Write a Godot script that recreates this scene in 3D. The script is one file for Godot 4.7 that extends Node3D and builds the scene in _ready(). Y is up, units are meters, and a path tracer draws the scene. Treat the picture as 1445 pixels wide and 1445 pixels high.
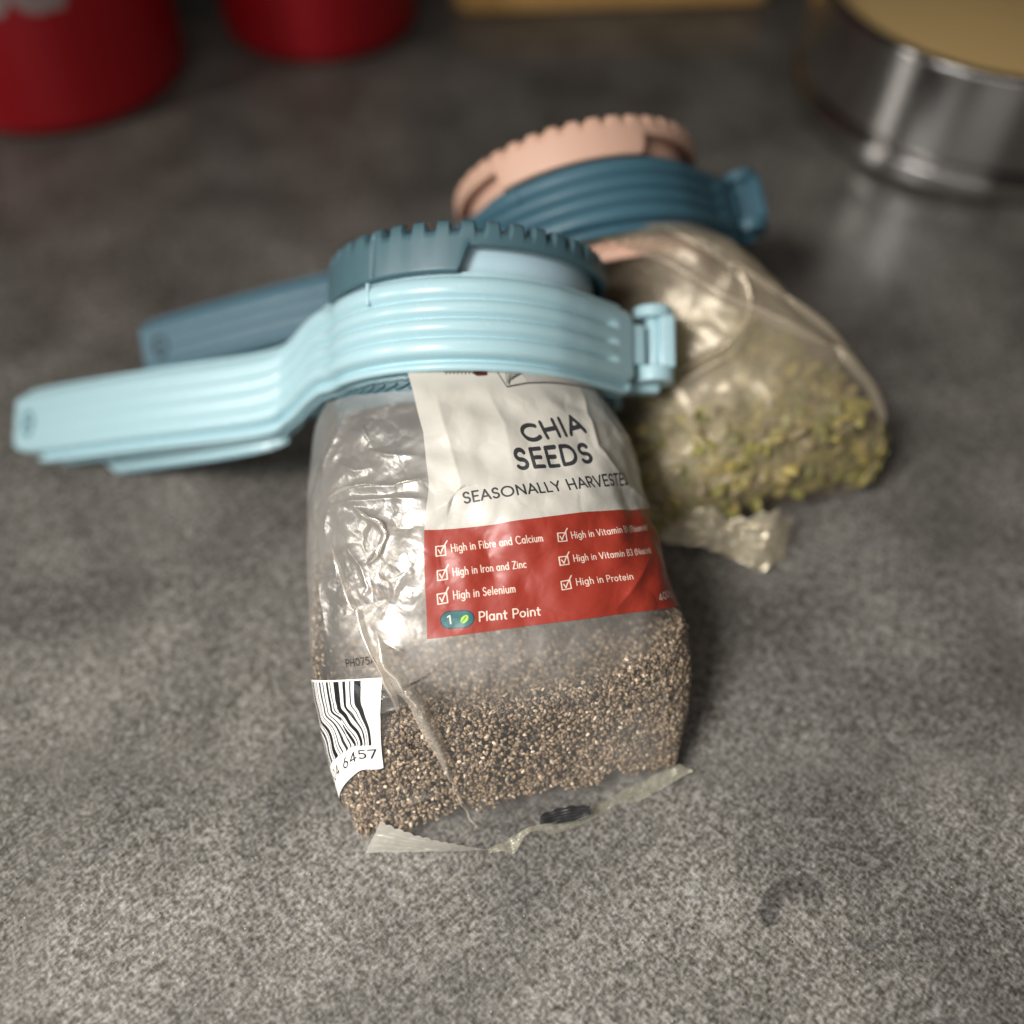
extends Node3D
# Close-up of two food bags with pouring clips on a dark stone-look worktop. Metres, y up.

const BROWS := [0.0, .1, .2, .35, .5, .65, .8, .9, 1.0]
const FROWS := [0.0, .08, .2, .35, .5, .7, .85, 1.0]
var rng := RandomNumberGenerator.new()
var wrinkle := FastNoiseLite.new()
var ridge := FastNoiseLite.new()
var broad := FastNoiseLite.new()

# ---------------------------------------------------------------- small helpers
func tag(o: Node3D, label: String, category: String, group := "") -> Node3D:
	o.set_meta("label", label)
	o.set_meta("category", category)
	if group:
		o.set_meta("group", group)
	return o

func thing(called: String, at := Transform3D()) -> Node3D:
	var o := Node3D.new()
	o.name = called
	add_child(o, true)
	o.transform = at
	return o

func put(called: String, mesh: Mesh, mat: Material, parent: Node3D) -> MeshInstance3D:
	var o := MeshInstance3D.new()
	o.name = called
	o.mesh = mesh
	o.material_override = mat
	parent.add_child(o, true)
	return o

func plastic(c: Color, rough := .38, spec := .5) -> StandardMaterial3D:
	var m := StandardMaterial3D.new()
	m.albedo_color = c.linear_to_srgb()
	m.roughness = rough
	m.metallic_specular = spec
	m.roughness_texture = scuffs
	m.uv1_triplanar = true
	m.uv1_scale = Vector3.ONE * 22.0
	return m

# clear film: mostly see-through, with a silvery sheen; clear(u, v) is how much of it is left where the film clings to what it holds
func film(c: Color, rough: float, metal: float, clear = null) -> StandardMaterial3D:
	var m := StandardMaterial3D.new()
	m.transparency = BaseMaterial3D.TRANSPARENCY_ALPHA
	var im := Image.create_empty(128, 128, false, Image.FORMAT_RGBA8)
	for y in 128:
		for x in 128:
			var share := 1.0
			if clear != null:
				share = clear.call(-.02 + x / 127.0, y / 127.0)
			im.set_pixel(x, y, Color(1, 1, 1, share))
	m.albedo_texture = ImageTexture.create_from_image(im)
	m.texture_repeat = false
	m.albedo_color = c
	m.roughness = rough
	m.metallic = metal
	m.metallic_specular = .7
	m.cull_mode = BaseMaterial3D.CULL_DISABLED
	return m

func smooth(a: float, b: float, x: float) -> float:
	var t := clampf((x - a) / (b - a), 0.0, 1.0)
	return t * t * (3.0 - 2.0 * t)

# a grid of points (w across, h rows) as one smooth mesh; rows laid twice in the same place make a hard edge
func grid(p: PackedVector3Array, w: int, h: int, uv := PackedVector2Array(), flip := false, closed := false, uv2 := PackedVector2Array()) -> ArrayMesh:
	var n := PackedVector3Array()
	n.resize(p.size())
	var index := PackedInt32Array()
	index.resize((w - 1) * (h - 1) * 6)
	var k := 0
	for j in h - 1:
		for i in w - 1:
			var a := j * w + i
			var b := a + 1
			var c := a + w
			var d := c + 1
			if flip:
				b = a + w
				c = a + 1
			var f1 := (p[c] - p[a]).cross(p[b] - p[a])
			var f2 := (p[c] - p[b]).cross(p[d] - p[b]) * -1.0
			f2 = (p[c] - p[d]).cross(p[a] - p[d]) if false else (p[b] - p[d]).cross(p[c] - p[d])
			n[a] += f1
			n[b] += f1 + f2
			n[c] += f1 + f2
			n[d] += f2
			index[k] = a
			index[k + 1] = b
			index[k + 2] = c
			index[k + 3] = d
			index[k + 4] = c
			index[k + 5] = b
			k += 6
	for j in h:
		if closed:
			var both := n[j * w] + n[j * w + w - 1]
			n[j * w] = both
			n[j * w + w - 1] = both
	for i in n.size():
		n[i] = n[i].normalized() if n[i].length_squared() > 1e-30 else Vector3.UP
	var a := []
	a.resize(Mesh.ARRAY_MAX)
	a[Mesh.ARRAY_VERTEX] = p
	a[Mesh.ARRAY_NORMAL] = n
	a[Mesh.ARRAY_INDEX] = index
	if uv.size():
		a[Mesh.ARRAY_TEX_UV] = uv
	if uv2.size():
		a[Mesh.ARRAY_TEX_UV2] = uv2
	var m := ArrayMesh.new()
	m.add_surface_from_arrays(Mesh.PRIMITIVE_TRIANGLES, a)
	return m

# profile of (radius, height) turned round the y axis
func lathe(profile: Array, steps := 96) -> ArrayMesh:
	var p := PackedVector3Array()
	var uv := PackedVector2Array()
	for q: Vector2 in profile:
		for i in steps + 1:
			var a := TAU * i / steps
			p.append(Vector3(q.x * cos(a), q.y, q.x * sin(a)))
			uv.append(Vector2(float(i) / steps * 8.0, q.y * 20.0))
	return grid(p, steps + 1, profile.size(), uv, false, true)

func curve2(points: Array, fine: int) -> Array:
	var out := []
	for i in points.size() - 1:
		var a: Vector2 = points[maxi(i - 1, 0)]
		var b: Vector2 = points[i]
		var c: Vector2 = points[i + 1]
		var d: Vector2 = points[mini(i + 2, points.size() - 1)]
		for k in fine:
			out.append(b.cubic_interpolate(c, a, d, float(k) / fine))
	out.append(points[-1])
	return out

func curve3(points: Array, fine: int) -> Array:
	var out := []
	for i in points.size() - 1:
		var a: Vector3 = points[maxi(i - 1, 0)]
		var b: Vector3 = points[i]
		var c: Vector3 = points[i + 1]
		var d: Vector3 = points[mini(i + 2, points.size() - 1)]
		for k in fine:
			out.append(b.cubic_interpolate(c, a, d, float(k) / fine))
	out.append(points[-1])
	return out

func rounded_box(size: Vector3, r: float) -> ArrayMesh:
	var st := SurfaceTool.new()
	st.begin(Mesh.PRIMITIVE_TRIANGLES)
	var h := size / 2.0
	for axis in 3:
		for side in [-1.0, 1.0]:
			var p := PackedVector3Array()
			var u := (axis + 1) % 3
			var v := (axis + 2) % 3
			var cu := [-h[u], -h[u] + .3 * r, -h[u] + r, h[u] - r, h[u] - .3 * r, h[u]]
			var cv := [-h[v], -h[v] + .3 * r, -h[v] + r, h[v] - r, h[v] - .3 * r, h[v]]
			for y in cv:
				for x in cu:
					var q := Vector3.ZERO
					q[axis] = side * h[axis]
					q[u] = x
					q[v] = y
					var inner := q.clamp(-h + Vector3.ONE * r, h - Vector3.ONE * r)
					p.append(inner + (q - inner).normalized() * r)
			st.append_from(grid(p, 6, 6, PackedVector2Array(), side > 0.0), 0, Transform3D())
	st.generate_normals()
	var m := st.commit()
	return m

# slab with rounded corners (rc) and softened top and bottom edges (b), standing on y = 0
func rounded_slab(wx: float, wz: float, hy: float, rc: float, b: float) -> ArrayMesh:
	var p := PackedVector3Array()
	var rows := [[-1.0, 0.0], [b, 0.0], [.3 * b, .3 * b], [0.0, b], [0.0, hy - b], [.3 * b, hy - .3 * b], [b, hy], [-1.0, hy]]
	var n := 0
	for row in rows:
		var inset: float = row[0]
		n = 0
		for corner in 4:
			for k in 9:
				var a := (corner + k / 8.0) * PI / 2.0
				var cx := (wx / 2.0 - rc) * (1.0 if corner in [0, 3] else -1.0)
				var cz := (wz / 2.0 - rc) * (1.0 if corner in [0, 1] else -1.0)
				p.append(Vector3(0, row[1], 0) if inset < 0.0 else Vector3(cx + (rc - inset) * cos(a), row[1], cz + (rc - inset) * sin(a)))
				n += 1
		p.append(p[p.size() - n])
		n += 1
	return grid(p, n, rows.size(), PackedVector2Array(), false, true)

# ---------------------------------------------------------------- lettering drawn with round strokes
const GLYPHS := {
	"A": "72 L2,0,36,100 L36,100,70,0 L14,33,58,33", "B": "60 L8,0,8,100 L8,100,28,100 A28,76,20,24,90,-90 L8,52,32,52 A32,26,24,26,90,-90 L32,0,8,0",
	"C": "82 A48,50,40,50,48,312", "D": "76 L8,0,8,100 L8,100,30,100 A30,50,38,50,90,-90 L30,0,8,0", "E": "54 L8,0,8,100 L8,100,50,100 L8,52,44,52 L8,0,50,0",
	"F": "50 L8,0,8,100 L8,100,48,100 L8,50,42,50", "H": "74 L8,0,8,100 L64,0,64,100 L8,50,64,50", "I": "18 L8,0,8,100", "L": "48 L8,100,8,0 L8,0,44,0",
	"N": "78 L8,0,8,100 L8,100,68,0 L68,0,68,100", "O": "102 A50,50,44,50,0,360", "P": "58 L8,0,8,100 L8,100,30,100 A30,72,24,28,90,-90 L30,44,8,44",
	"R": "60 L8,0,8,100 L8,100,30,100 A30,74,22,26,90,-90 L30,48,8,48 L30,48,54,0", "S": "56 A28,75,20,25,25,270 A28,25,22,25,90,-150", "T": "56 L2,100,54,100 L28,100,28,0",
	"V": "70 L2,100,34,0 L34,0,66,100", "Y": "66 L2,100,32,48 L62,100,32,48 L32,48,32,0", "Z": "60 L6,100,54,100 L54,100,6,0 L6,0,54,0",
	"a": "60 A28,31,22,31,0,360 L50,62,50,0", "b": "60 L8,0,8,100 A31,31,23,31,0,360", "c": "48 A28,31,22,31,50,310", "d": "60 A28,31,22,31,0,360 L50,100,50,0",
	"e": "58 L6,31,50,31 A28,31,22,31,0,318", "f": "36 A28,84,12,16,40,180 L16,84,16,0 L4,60,30,60", "g": "60 A28,31,22,31,0,360 L50,62,50,-12 A28,-12,22,18,0,-150", "h": "54 L8,0,8,100 A27,38,19,24,180,0 L46,38,46,0",
	"i": "20 L9,0,9,62 L9,84,9,87", "l": "18 L9,0,9,100", "m": "84 L8,0,8,62 A24,40,16,22,180,0 L40,40,40,0 A56,40,16,22,180,0 L72,40,72,0",
	"n": "54 L8,0,8,62 A27,38,19,24,180,0 L46,38,46,0", "o": "58 A29,31,23,31,0,360", "r": "36 L8,0,8,62 A26,40,18,22,180,60", "t": "36 L16,88,16,12 A28,12,12,12,180,270 L4,62,32,62",
	"u": "54 L8,62,8,24 A27,24,19,24,180,360 L46,62,46,0", "z": "48 L6,62,42,62 L42,62,6,0 L6,0,42,0",
	"0": "60 A29,50,23,50,0,360", "1": "40 L6,84,22,100 L22,100,22,0", "2": "54 A26,74,20,26,160,-30 L44,62,6,0 L6,0,48,0", "3": "54 A26,75,20,25,150,-90 A26,26,24,26,90,-150",
	"4": "60 L40,0,40,100 L40,100,4,28 L4,28,54,28", "5": "54 L46,100,12,100 L12,100,10,56 A26,32,24,32,110,-140", "6": "58 A28,30,22,30,0,360 L10,42,38,100", "7": "54 L4,100,50,100 L50,100,20,0",
	"(": "26 A34,40,26,64,130,230", ")": "26 A-8,40,26,64,50,-50", " ": "30",
}

func capsule(im: Image, a: Vector2, b: Vector2, half: float, c: Color) -> void:
	var lo := a.min(b) - Vector2.ONE * (half + 1.0)
	var hi := a.max(b) + Vector2.ONE * (half + 1.0)
	for y in range(maxi(0, int(lo.y)), mini(im.get_height() - 1, int(hi.y) + 1) + 1):
		for x in range(maxi(0, int(lo.x)), mini(im.get_width() - 1, int(hi.x) + 1) + 1):
			var q := Vector2(x + .5, y + .5)
			var d := q.distance_to(Geometry2D.get_closest_point_to_segment(q, a, b)) - half
			if d < .5:
				var cover := clampf(.5 - d, 0.0, 1.0)
				var old := im.get_pixel(x, y)
				im.set_pixel(x, y, old.lerp(Color(c.r, c.g, c.b, maxf(old.a, cover)), cover))

func polyline(im: Image, pts: Array, half: float, c: Color) -> void:
	for i in pts.size() - 1:
		capsule(im, pts[i], pts[i + 1], half, c)

# text along a baseline of two or three points, squeezed or spread to fill it
func write(im: Image, text: String, base: Array, height: float, weight: float, c: Color, track := 6.0) -> void:
	height -= weight
	var up := Vector2(base[-1].y - base[0].y, base[0].x - base[-1].x).normalized() * weight * .5
	var inset: Vector2 = (base[-1] - base[0]).normalized() * weight * .4
	base = base.duplicate()
	for k in base.size():
		base[k] += up
	base[0] += inset
	base[-1] -= inset
	var total := -track
	for ch in text:
		total += float(GLYPHS[ch].get_slice(" ", 0)) + track
	var pen := 0.0
	for ch in text:
		var parts: PackedStringArray = GLYPHS[ch].split(" ")
		for part in parts.slice(1):
			var v := part.substr(1).split_floats(",")
			var pts := []
			if part[0] == "L":
				for k in 3:
					pts.append(Vector2(lerpf(v[0], v[2], k / 2.0), lerpf(v[1], v[3], k / 2.0)))
			else:
				var n := maxi(6, int(absf(v[5] - v[4]) / 16.0))
				for k in n + 1:
					var a := deg_to_rad(lerpf(v[4], v[5], float(k) / n))
					pts.append(Vector2(v[0] + v[2] * cos(a), v[1] + v[3] * sin(a)))
			var placed := []
			for q: Vector2 in pts:
				var t := (pen + q.x) / total
				var at: Vector2
				var along: Vector2
				if base.size() == 3:
					var ctrl: Vector2 = base[1] * 2.0 - (base[0] + base[2]) * .5
					var tm: float = base[1].distance_to(base[0]) / (base[1].distance_to(base[0]) + base[2].distance_to(base[1]))
					ctrl = (base[1] - base[0] * (1 - tm) * (1 - tm) - base[2] * tm * tm) / (2 * tm * (1 - tm))
					at = base[0] * (1 - t) * (1 - t) + ctrl * 2 * t * (1 - t) + base[2] * t * t
					along = ((ctrl - base[0]) * (1 - t) + (base[2] - ctrl) * t).normalized()
				else:
					at = base[0].lerp(base[1], t)
					along = (base[1] - base[0]).normalized()
				placed.append(at + Vector2(along.y, -along.x) * q.y * height / 100.0)
			polyline(im, placed, weight / 2.0, c)
		pen += float(parts[0]) + track

func tex(im: Image) -> ImageTexture:
	im.generate_mipmaps()
	return ImageTexture.create_from_image(im)

# ---------------------------------------------------------------- bags: cross-sections laid along a spine
func row_at(table: Array, rows: Array, v: float) -> Vector3:
	v = clampf(v, 0.0, 1.0)
	var i := 0
	while i < rows.size() - 2 and v > rows[i + 1]:
		i += 1
	var h: float = rows[i + 1] - rows[i]
	var t: float = (v - rows[i]) / h
	var b: Vector3 = table[i]
	var c: Vector3 = table[i + 1]
	var mb: Vector3 = (c - b) / h
	var mc := mb
	if i > 0:
		mb = mb.lerp((b - table[i - 1]) / (rows[i] - rows[i - 1]), .5)
	if i < rows.size() - 2:
		mc = mc.lerp((table[i + 2] - c) / (rows[i + 2] - rows[i + 1]), .5)
	return (2 * t * t * t - 3 * t * t + 1) * b + (t * t * t - 2 * t * t + t) * h * mb + (-2 * t * t * t + 3 * t * t) * c + (t * t * t - t * t) * h * mc

class Bag:
	var rows: Array
	var mid: Array
	var wide: Array
	var front: Array
	var back: Array
	var us := PackedFloat32Array()      # u of each column
	var vs := PackedFloat32Array()
	var du := PackedFloat32Array()      # metres per u at each column
	var pos := PackedVector3Array()
	var nor := PackedVector3Array()
	var lift := PackedFloat32Array()
	var run := PackedFloat32Array([0.0])
	var w := 0
	var h := 0

func section(b: Bag, v: float) -> Array:
	return [row_at(b.mid, b.rows, v), row_at(b.wide, b.rows, v), row_at(b.front, b.rows, v), row_at(b.back, b.rows, v)]

func on_section(s: Array, u: float) -> Vector3:
	var a := PI - TAU * u
	var c := cos(a)
	var k := sin(a)
	var cc := signf(c) * pow(absf(c), .85)
	var ks := pow(absf(k), .85)
	return s[0] + s[1] * cc + (s[2] if k >= 0.0 else s[3]) * ks

func lay_grid(b: Bag, w: int, h: int) -> void:
	b.w = w
	b.h = h
	var s := section(b, .6)
	var length := PackedFloat32Array([0.0])
	var real := PackedFloat32Array([0.0])
	var last := on_section(s, -.02)
	for i in range(1, 2001):
		var u := -.02 + i / 2000.0
		var q := on_section(s, u)
		real.append(q.distance_to(last))
		b.run.append(b.run[-1] + q.distance_to(last))
		length.append(length[-1] + q.distance_to(last) * (1.0 if u < .52 else .3))
		last = q
	for i in w:
		var goal := length[-1] * i / (w - 1)
		var k := clampi(length.bsearch(goal), 1, 2000)
		b.us.append(-.02 + (k - 1 + (goal - length[k - 1]) / maxf(1e-9, length[k] - length[k - 1])) / 2000.0)
		b.du.append(real[k] * 2000.0)
	for j in h:
		b.vs.append(float(j) / (h - 1))
	b.pos.resize(w * h)
	b.nor.resize(w * h)
	b.lift.resize(w * h)
	for j in h:
		s = section(b, b.vs[j])
		for i in w:
			b.pos[j * w + i] = on_section(s, b.us[i])

func crease(b: Bag, amp: float, wide: float, pts: Array) -> void:
	var sv := .16
	for k in pts.size() - 1:
		var p: Vector2 = pts[k]
		var q: Vector2 = pts[k + 1]
		var i0 := b.us.bsearch(minf(p.x, q.x))
		var i1 := b.us.bsearch(maxf(p.x, q.x))
		var su: float = b.du[clampi((i0 + i1) / 2, 0, b.w - 1)]
		var a2 := Vector2(p.x * su, p.y * sv)
		var b2 := Vector2(q.x * su, q.y * sv)
		var reach := wide * 4.0
		var j0 := maxi(0, int((minf(p.y, q.y) - reach / sv) * (b.h - 1)))
		var j1 := mini(b.h - 1, int((maxf(p.y, q.y) + reach / sv) * (b.h - 1)) + 1)
		i0 = b.us.bsearch(minf(p.x, q.x) - reach / su)
		i1 = mini(b.w - 1, b.us.bsearch(maxf(p.x, q.x) + reach / su))
		for j in range(j0, j1 + 1):
			for i in range(i0, i1 + 1):
				var x := Vector2(b.us[i] * su, b.vs[j] * sv)
				var near := Geometry2D.get_closest_point_to_segment(x, a2, b2)
				var d := x.distance_to(near)
				if d < reach:
					var along := 1.0
					if k == 0:
						along = minf(along, .25 + near.distance_to(a2) / (b2.distance_to(a2) + 1e-6))
					if k == pts.size() - 2:
						along = minf(along, .25 + near.distance_to(b2) / (b2.distance_to(a2) + 1e-6))
					var f := amp * exp(-pow(d / wide, 1.15)) * along
					var at := j * b.w + i
					b.lift[at] = maxf(b.lift[at], f) if amp > 0.0 else minf(b.lift[at], f)

func fold_noise(q: Vector3) -> float:
	var warp := Vector3(broad.get_noise_3dv(q * 1.7), broad.get_noise_3dv(q * 1.7 + Vector3(40, 0, 0)), broad.get_noise_3dv(q * 1.7 + Vector3(0, 40, 0)))
	return ridge.get_noise_3dv(q + warp * .006) + .6

func shape_bag(b: Bag, strength: Callable) -> void:
	var w := b.w
	var fresh := PackedVector3Array()
	fresh.resize(b.pos.size())
	for j in b.h:
		for i in w:
			var k := j * w + i
			var left := b.pos[j * w + maxi(i - 1, 0)]
			var right := b.pos[j * w + mini(i + 1, w - 1)]
			var low := b.pos[maxi(j - 1, 0) * w + i]
			var high := b.pos[mini(j + 1, b.h - 1) * w + i]
			var n := (right - left).cross(high - low).normalized()
			var p := b.pos[k]
			var s: Vector2 = strength.call(b.us[i], b.vs[j])
			var d: float = b.lift[k] * (1.0 if b.vs[j] < .95 else maxf(0.0, (1.0 - b.vs[j]) / .05))
			d += s.x * (fold_noise(p) + .1)
			d += s.y * wrinkle.get_noise_3dv(p)
			var q := p + n * d
			if q.y < .0006:
				q.y = .0006
			fresh[k] = q
	b.pos = fresh
	for j in b.h:                       # the seam at the back closes on itself
		var both := (b.pos[j * w] + b.pos[j * w + w - 1]) * .5
		b.pos[j * w] = both
		b.pos[j * w + w - 1] = both
	for j in b.h:
		for i in w:
			var across := b.pos[j * w + mini(i + 1, w - 1)] - b.pos[j * w + maxi(i - 1, 0)]
			var up := b.pos[mini(j + 1, b.h - 1) * w + i] - b.pos[maxi(j - 1, 0) * w + i]
			b.nor[j * w + i] = across.cross(up).normalized()

func bag_at(b: Bag, u: float, v: float, off: float) -> Vector3:
	var i := clampi(b.us.bsearch(u) - 1, 0, b.w - 2)
	var fi := clampf((u - b.us[i]) / (b.us[i + 1] - b.us[i]), 0.0, 1.0)
	var y := clampf(v, 0.0, 1.0) * (b.h - 1)
	var j := mini(int(y), b.h - 2)
	var fj := y - j
	var k := j * b.w + i
	var p := b.pos[k].lerp(b.pos[k + 1], fi).lerp(b.pos[k + b.w].lerp(b.pos[k + b.w + 1], fi), fj)
	var n := b.nor[k].lerp(b.nor[k + 1], fi).lerp(b.nor[k + b.w].lerp(b.nor[k + b.w + 1], fi), fj).normalized()
	return p + n * off

# metres along a cross-section, and back
func length_at(b: Bag, u: float) -> float:
	var y := (u + .02) * 2000.0
	var i := clampi(int(y), 0, 1999)
	return lerpf(b.run[i], b.run[i + 1], y - i)

func u_at(b: Bag, m: float) -> float:
	var k := clampi(b.run.bsearch(m), 1, 2000)
	return -.02 + (k - 1 + (m - b.run[k - 1]) / maxf(1e-9, b.run[k] - b.run[k - 1])) / 2000.0

func bag_film(b: Bag, upto := 1.0) -> ArrayMesh:
	var uv := PackedVector2Array()
	var h := int(upto * (b.h - 1)) + 1
	for j in h:
		for i in b.w:
			uv.append(Vector2(b.us[i] + .02, b.vs[j]))
	return grid(b.pos.slice(0, b.w * h), b.w, h, uv, true, true)

# ---------------------------------------------------------------- the pouring clip
# local axes: x to the hinge, y along the pouring axis to the lid, z to the front half; the ring's lower lip is at y = 0
const BAND := [Vector2(-.0035, .0), Vector2(-.0012, -.0007), Vector2(.0002, -.0002), Vector2(.0006, .0008), Vector2(.0000, .0019), Vector2(-.0014, .0027), Vector2(-.0015, .0036), Vector2(.0004, .0043),
	Vector2(.0022, .0054), Vector2(.0028, .0072), Vector2(.0027, .0092), Vector2(.0019, .0105), Vector2(.0005, .0113), Vector2(.0013, .0122), Vector2(.0025, .0136), Vector2(.0028, .0153), Vector2(.0022, .0171),
	Vector2(.0005, .0183), Vector2(.0012, .0191), Vector2(.0023, .0203), Vector2(.0026, .0219), Vector2(.0021, .0238), Vector2(.0004, .0251), Vector2(.0010, .0260), Vector2(.0021, .0273), Vector2(.0024, .0292),
	Vector2(.0019, .0314), Vector2(.0006, .0331), Vector2(-.0012, .0339), Vector2(-.0034, .0340), Vector2(-.0035, .0339), Vector2(-.0035, .0002)]

func clamp_half(side: float, tip: Vector3, gap: float) -> ArrayMesh:
	var near := tip.y * .78
	var path := [tip + Vector3(0, 0, gap), tip.lerp(Vector3(-.082, near, -.008 * side), .5) + Vector3(0, 0, gap), Vector3(-.088, near, gap + (-.014 if side > 0.0 else .004)), Vector3(-.0745, near * .62, gap - (.008 if side > 0.0 else -.001)), Vector3(-.0655, near * .2, .0085), Vector3(-.0590, 0, .0158)]
	for a in [156.0, 144.0, 130.0, 115.0, 100.0, 85.0, 70.0, 55.0, 42.0]:
		path.append(Vector3(.0570 * cos(deg_to_rad(a)), 0, .0570 * sin(deg_to_rad(a))))
	path.append_array([Vector3(.0505, 0, .0295), Vector3(.0580, 0, .0215), Vector3(.0640, 0, .0150)])
	path = curve3(path, 10)
	var loop := curve2(BAND + [BAND[0]], 3)
	var n := path.size()
	var p := PackedVector3Array()
	var middle := Vector2(-.0005, .017)
	for k in range(-2, n + 2):
		var i := clampi(k, 0, n - 1)
		var ahead: Vector3 = (path[mini(i + 1, n - 1)] - path[maxi(i - 1, 0)])
		ahead.y = 0.0
		ahead = ahead.normalized()
		var out := ahead.cross(Vector3.UP)
		var fade := (1.0 - smooth(n - 17.0, n - 11.0, i)) * (.22 + .78 * smooth(26.0, 48.0, i))
		for q: Vector2 in loop:
			var r := q.x
			if q.y > .0098 and q.y < .0285 and q.x > -.001:
				r = lerpf(.0025, q.x, fade)
			var s := Vector2(r, q.y)
			var ends := mini(i, n - 1 - i)
			if k == -2 or k == n + 1:
				s = middle
			elif ends < 4:
				s = middle + (s - middle) * (1.0 - .07 * pow(1.0 - ends / 4.0, 2.0))
			var at: Vector3 = path[i] + out * s.x + Vector3(0, s.y, 0)
			p.append(Vector3(at.x, at.y, at.z * side))
	return grid(p, loop.size(), n + 4, PackedVector2Array(), side < 0.0)

func lid_mesh(skirts: Array, groove: float, deep: float) -> ArrayMesh:
	var teeth := 39
	var steps := teeth * 16
	var prof := [Vector2(.0, .0525), Vector2(.0525, .0525), Vector2(.0535, .0515), Vector2(.0537, .0), Vector2(.0540, -.0003), Vector2(.0558, -.0006), Vector2(.0566, -.0002), Vector2(.0571, .0008), Vector2(.0573, .0480), Vector2(.0573, .0500), Vector2(.0572, .0518), Vector2(.0569, .0532), Vector2(.0562, .0545), Vector2(.0548, .0553), Vector2(.0520, .0556), Vector2(.0500, .0550), Vector2(.0490, .0543), Vector2(.0, .0543)]
	var p := PackedVector3Array()
	for row in prof.size():
		for i in steps + 1:
			var a := TAU * i / steps
			var deg := rad_to_deg(a)
			var s := 0.0
			for k in skirts:
				s = maxf(s, smooth(k[0], k[0] + 5.0, deg) * (1.0 - smooth(k[1] - 2.0, k[1], deg)))
			var low := lerpf(.0458, .0362, s)
			var q: Vector2 = prof[row]
			var r := q.x
			var y := q.y
			if row >= 3 and row <= 7:
				y = low + q.y
			var c := cos(teeth * a)
			var bite := smooth(-.05, .75, c) * deep
			if row >= 9 and row <= 15:
				r -= bite * [.0006, .0022, .0030, .0030, .0022, .0006, .0][row - 9]
				y -= bite * [.0, .0006, .0016, .0024, .0028, .0026, .0016][row - 9]
			if groove > 0.0 and absf(deg - groove) < .9 and row >= 8 and row <= 10:
				r -= .0010
			p.append(Vector3(r * cos(a), y, r * sin(a)))
	return grid(p, steps + 1, prof.size(), PackedVector2Array(), false, true)

func hinge_disc(r: float, h: float) -> ArrayMesh:
	return lathe([Vector2(0, 0), Vector2(r * .28, 0), Vector2(r * .34, .0006), Vector2(r * .45, .0006), Vector2(r * .62, -.0002), Vector2(r - .0008, 0), Vector2(r - .0002, .0003), Vector2(r, .0009), Vector2(r, h - .0009), Vector2(r - .0002, h - .0003), Vector2(r - .0009, h), Vector2(0, h)], 48)

func build_clip(called: String, at: Transform3D, shell: Material, cap: Material, neck: Material, dark: Material, tip: Vector3, skirts: Array, groove: float) -> Node3D:
	var t := thing(called, at)
	var half := put("clamp_front", clamp_half(1.0, tip, .0070), shell, t)
	put("clamp_back", clamp_half(-1.0, Vector3(tip.x + (-.010 if groove > 0.0 else .006), tip.y - .006, -tip.z), .0125), shell, t)
	# end holes of the handle, as sunk dark cups
	var hole := put("hang_hole", lathe([Vector2(0, -.0005), Vector2(.0030, -.0005), Vector2(.0034, .0003), Vector2(.0044, .0004), Vector2(.0046, -.0004)], 32), dark, half)
	var along := (Vector3(-.088, 0, -.014) - Vector3(tip.x, 0, tip.z)).normalized()
	var out := along.cross(Vector3.UP)
	hole.transform = Transform3D(Basis(along, out, along.cross(out)).scaled_local(Vector3(.8, 1, 1.35)), tip + Vector3(0, .0185, .0070) + along * .0095 + out * .0030)
	# inner ring that the bag is folded over
	var inner := []
	for q in [Vector2(.0500, .036), Vector2(.0500, -.0090), Vector2(.0506, -.0104), Vector2(.0520, -.0107), Vector2(.0527, -.0098), Vector2(.0529, .036)]:
		inner.append(q)
	var mouth := put("inner_ring", lathe(inner, 128), cap, t)
	for k in 60:                        # knurls round the mouth of the inner ring
		var a := TAU * k / 60.0
		if sin(a) > -.2:
			var bead := put("knurl", bead_mesh, cap, mouth)
			bead.transform = Transform3D(Basis(Vector3.UP, PI / 2 - a) * Basis(Vector3(0, 0, 1), .35), Vector3(.0531 * cos(a), -.0042, .0531 * sin(a)))
	put("spout_neck", lathe([Vector2(.047, .030), Vector2(.0512, .030), Vector2(.0512, .0505), Vector2(.0508, .0520), Vector2(.0495, .0522), Vector2(.047, .0522)], 128), neck, t)
	put("screw_lid", lid_mesh(skirts, groove, .9 if groove > 0.0 else .45), cap, t)
	var mark := put("alignment_mark", rounded_box(Vector3(.0016, .0085, .0014), .0006), shell, half)
	mark.transform = Transform3D(Basis(Vector3.UP, deg_to_rad(-36)), Vector3(.0593 * cos(deg_to_rad(126)), .0298, .0593 * sin(deg_to_rad(126))))
	# hinge: tab, two discs, pin and outer plate
	var hx := Vector3(.0752, 0, .0060)
	var tab := put("hinge_tab", rounded_box(Vector3(.0135, .0165, .0090), .0012), shell, t)
	tab.transform = Transform3D(Basis(Vector3.UP, deg_to_rad(22)), Vector3(.0635, .0205, .0112))
	put("hinge_disc", hinge_disc(.0080, .0050), shell, t).position = hx + Vector3(0, .0325, 0)
	put("hinge_disc", hinge_disc(.0082, .0064), shell, t).position = hx + Vector3(0, .0062, 0)
	put("hinge_pin", lathe([Vector2(0, .010), Vector2(.0034, .010), Vector2(.0034, .034), Vector2(0, .034)], 40), shell, t).position = hx
	var plate := put("hinge_plate", rounded_box(Vector3(.0062, .0215, .0110), .0010), shell, t)
	plate.position = hx + Vector3(.0050, .0226, .0005)
	var arm := put("hinge_arm", rounded_box(Vector3(.0240, .0050, .0090), .0015), shell, t)
	arm.transform = Transform3D(Basis(Vector3.UP, deg_to_rad(8)), hx + Vector3(-.0095, .0055, -.0045))
	return t

var bead_mesh: Mesh
var scuffs: NoiseTexture2D
var film_mat: StandardMaterial3D

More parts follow.
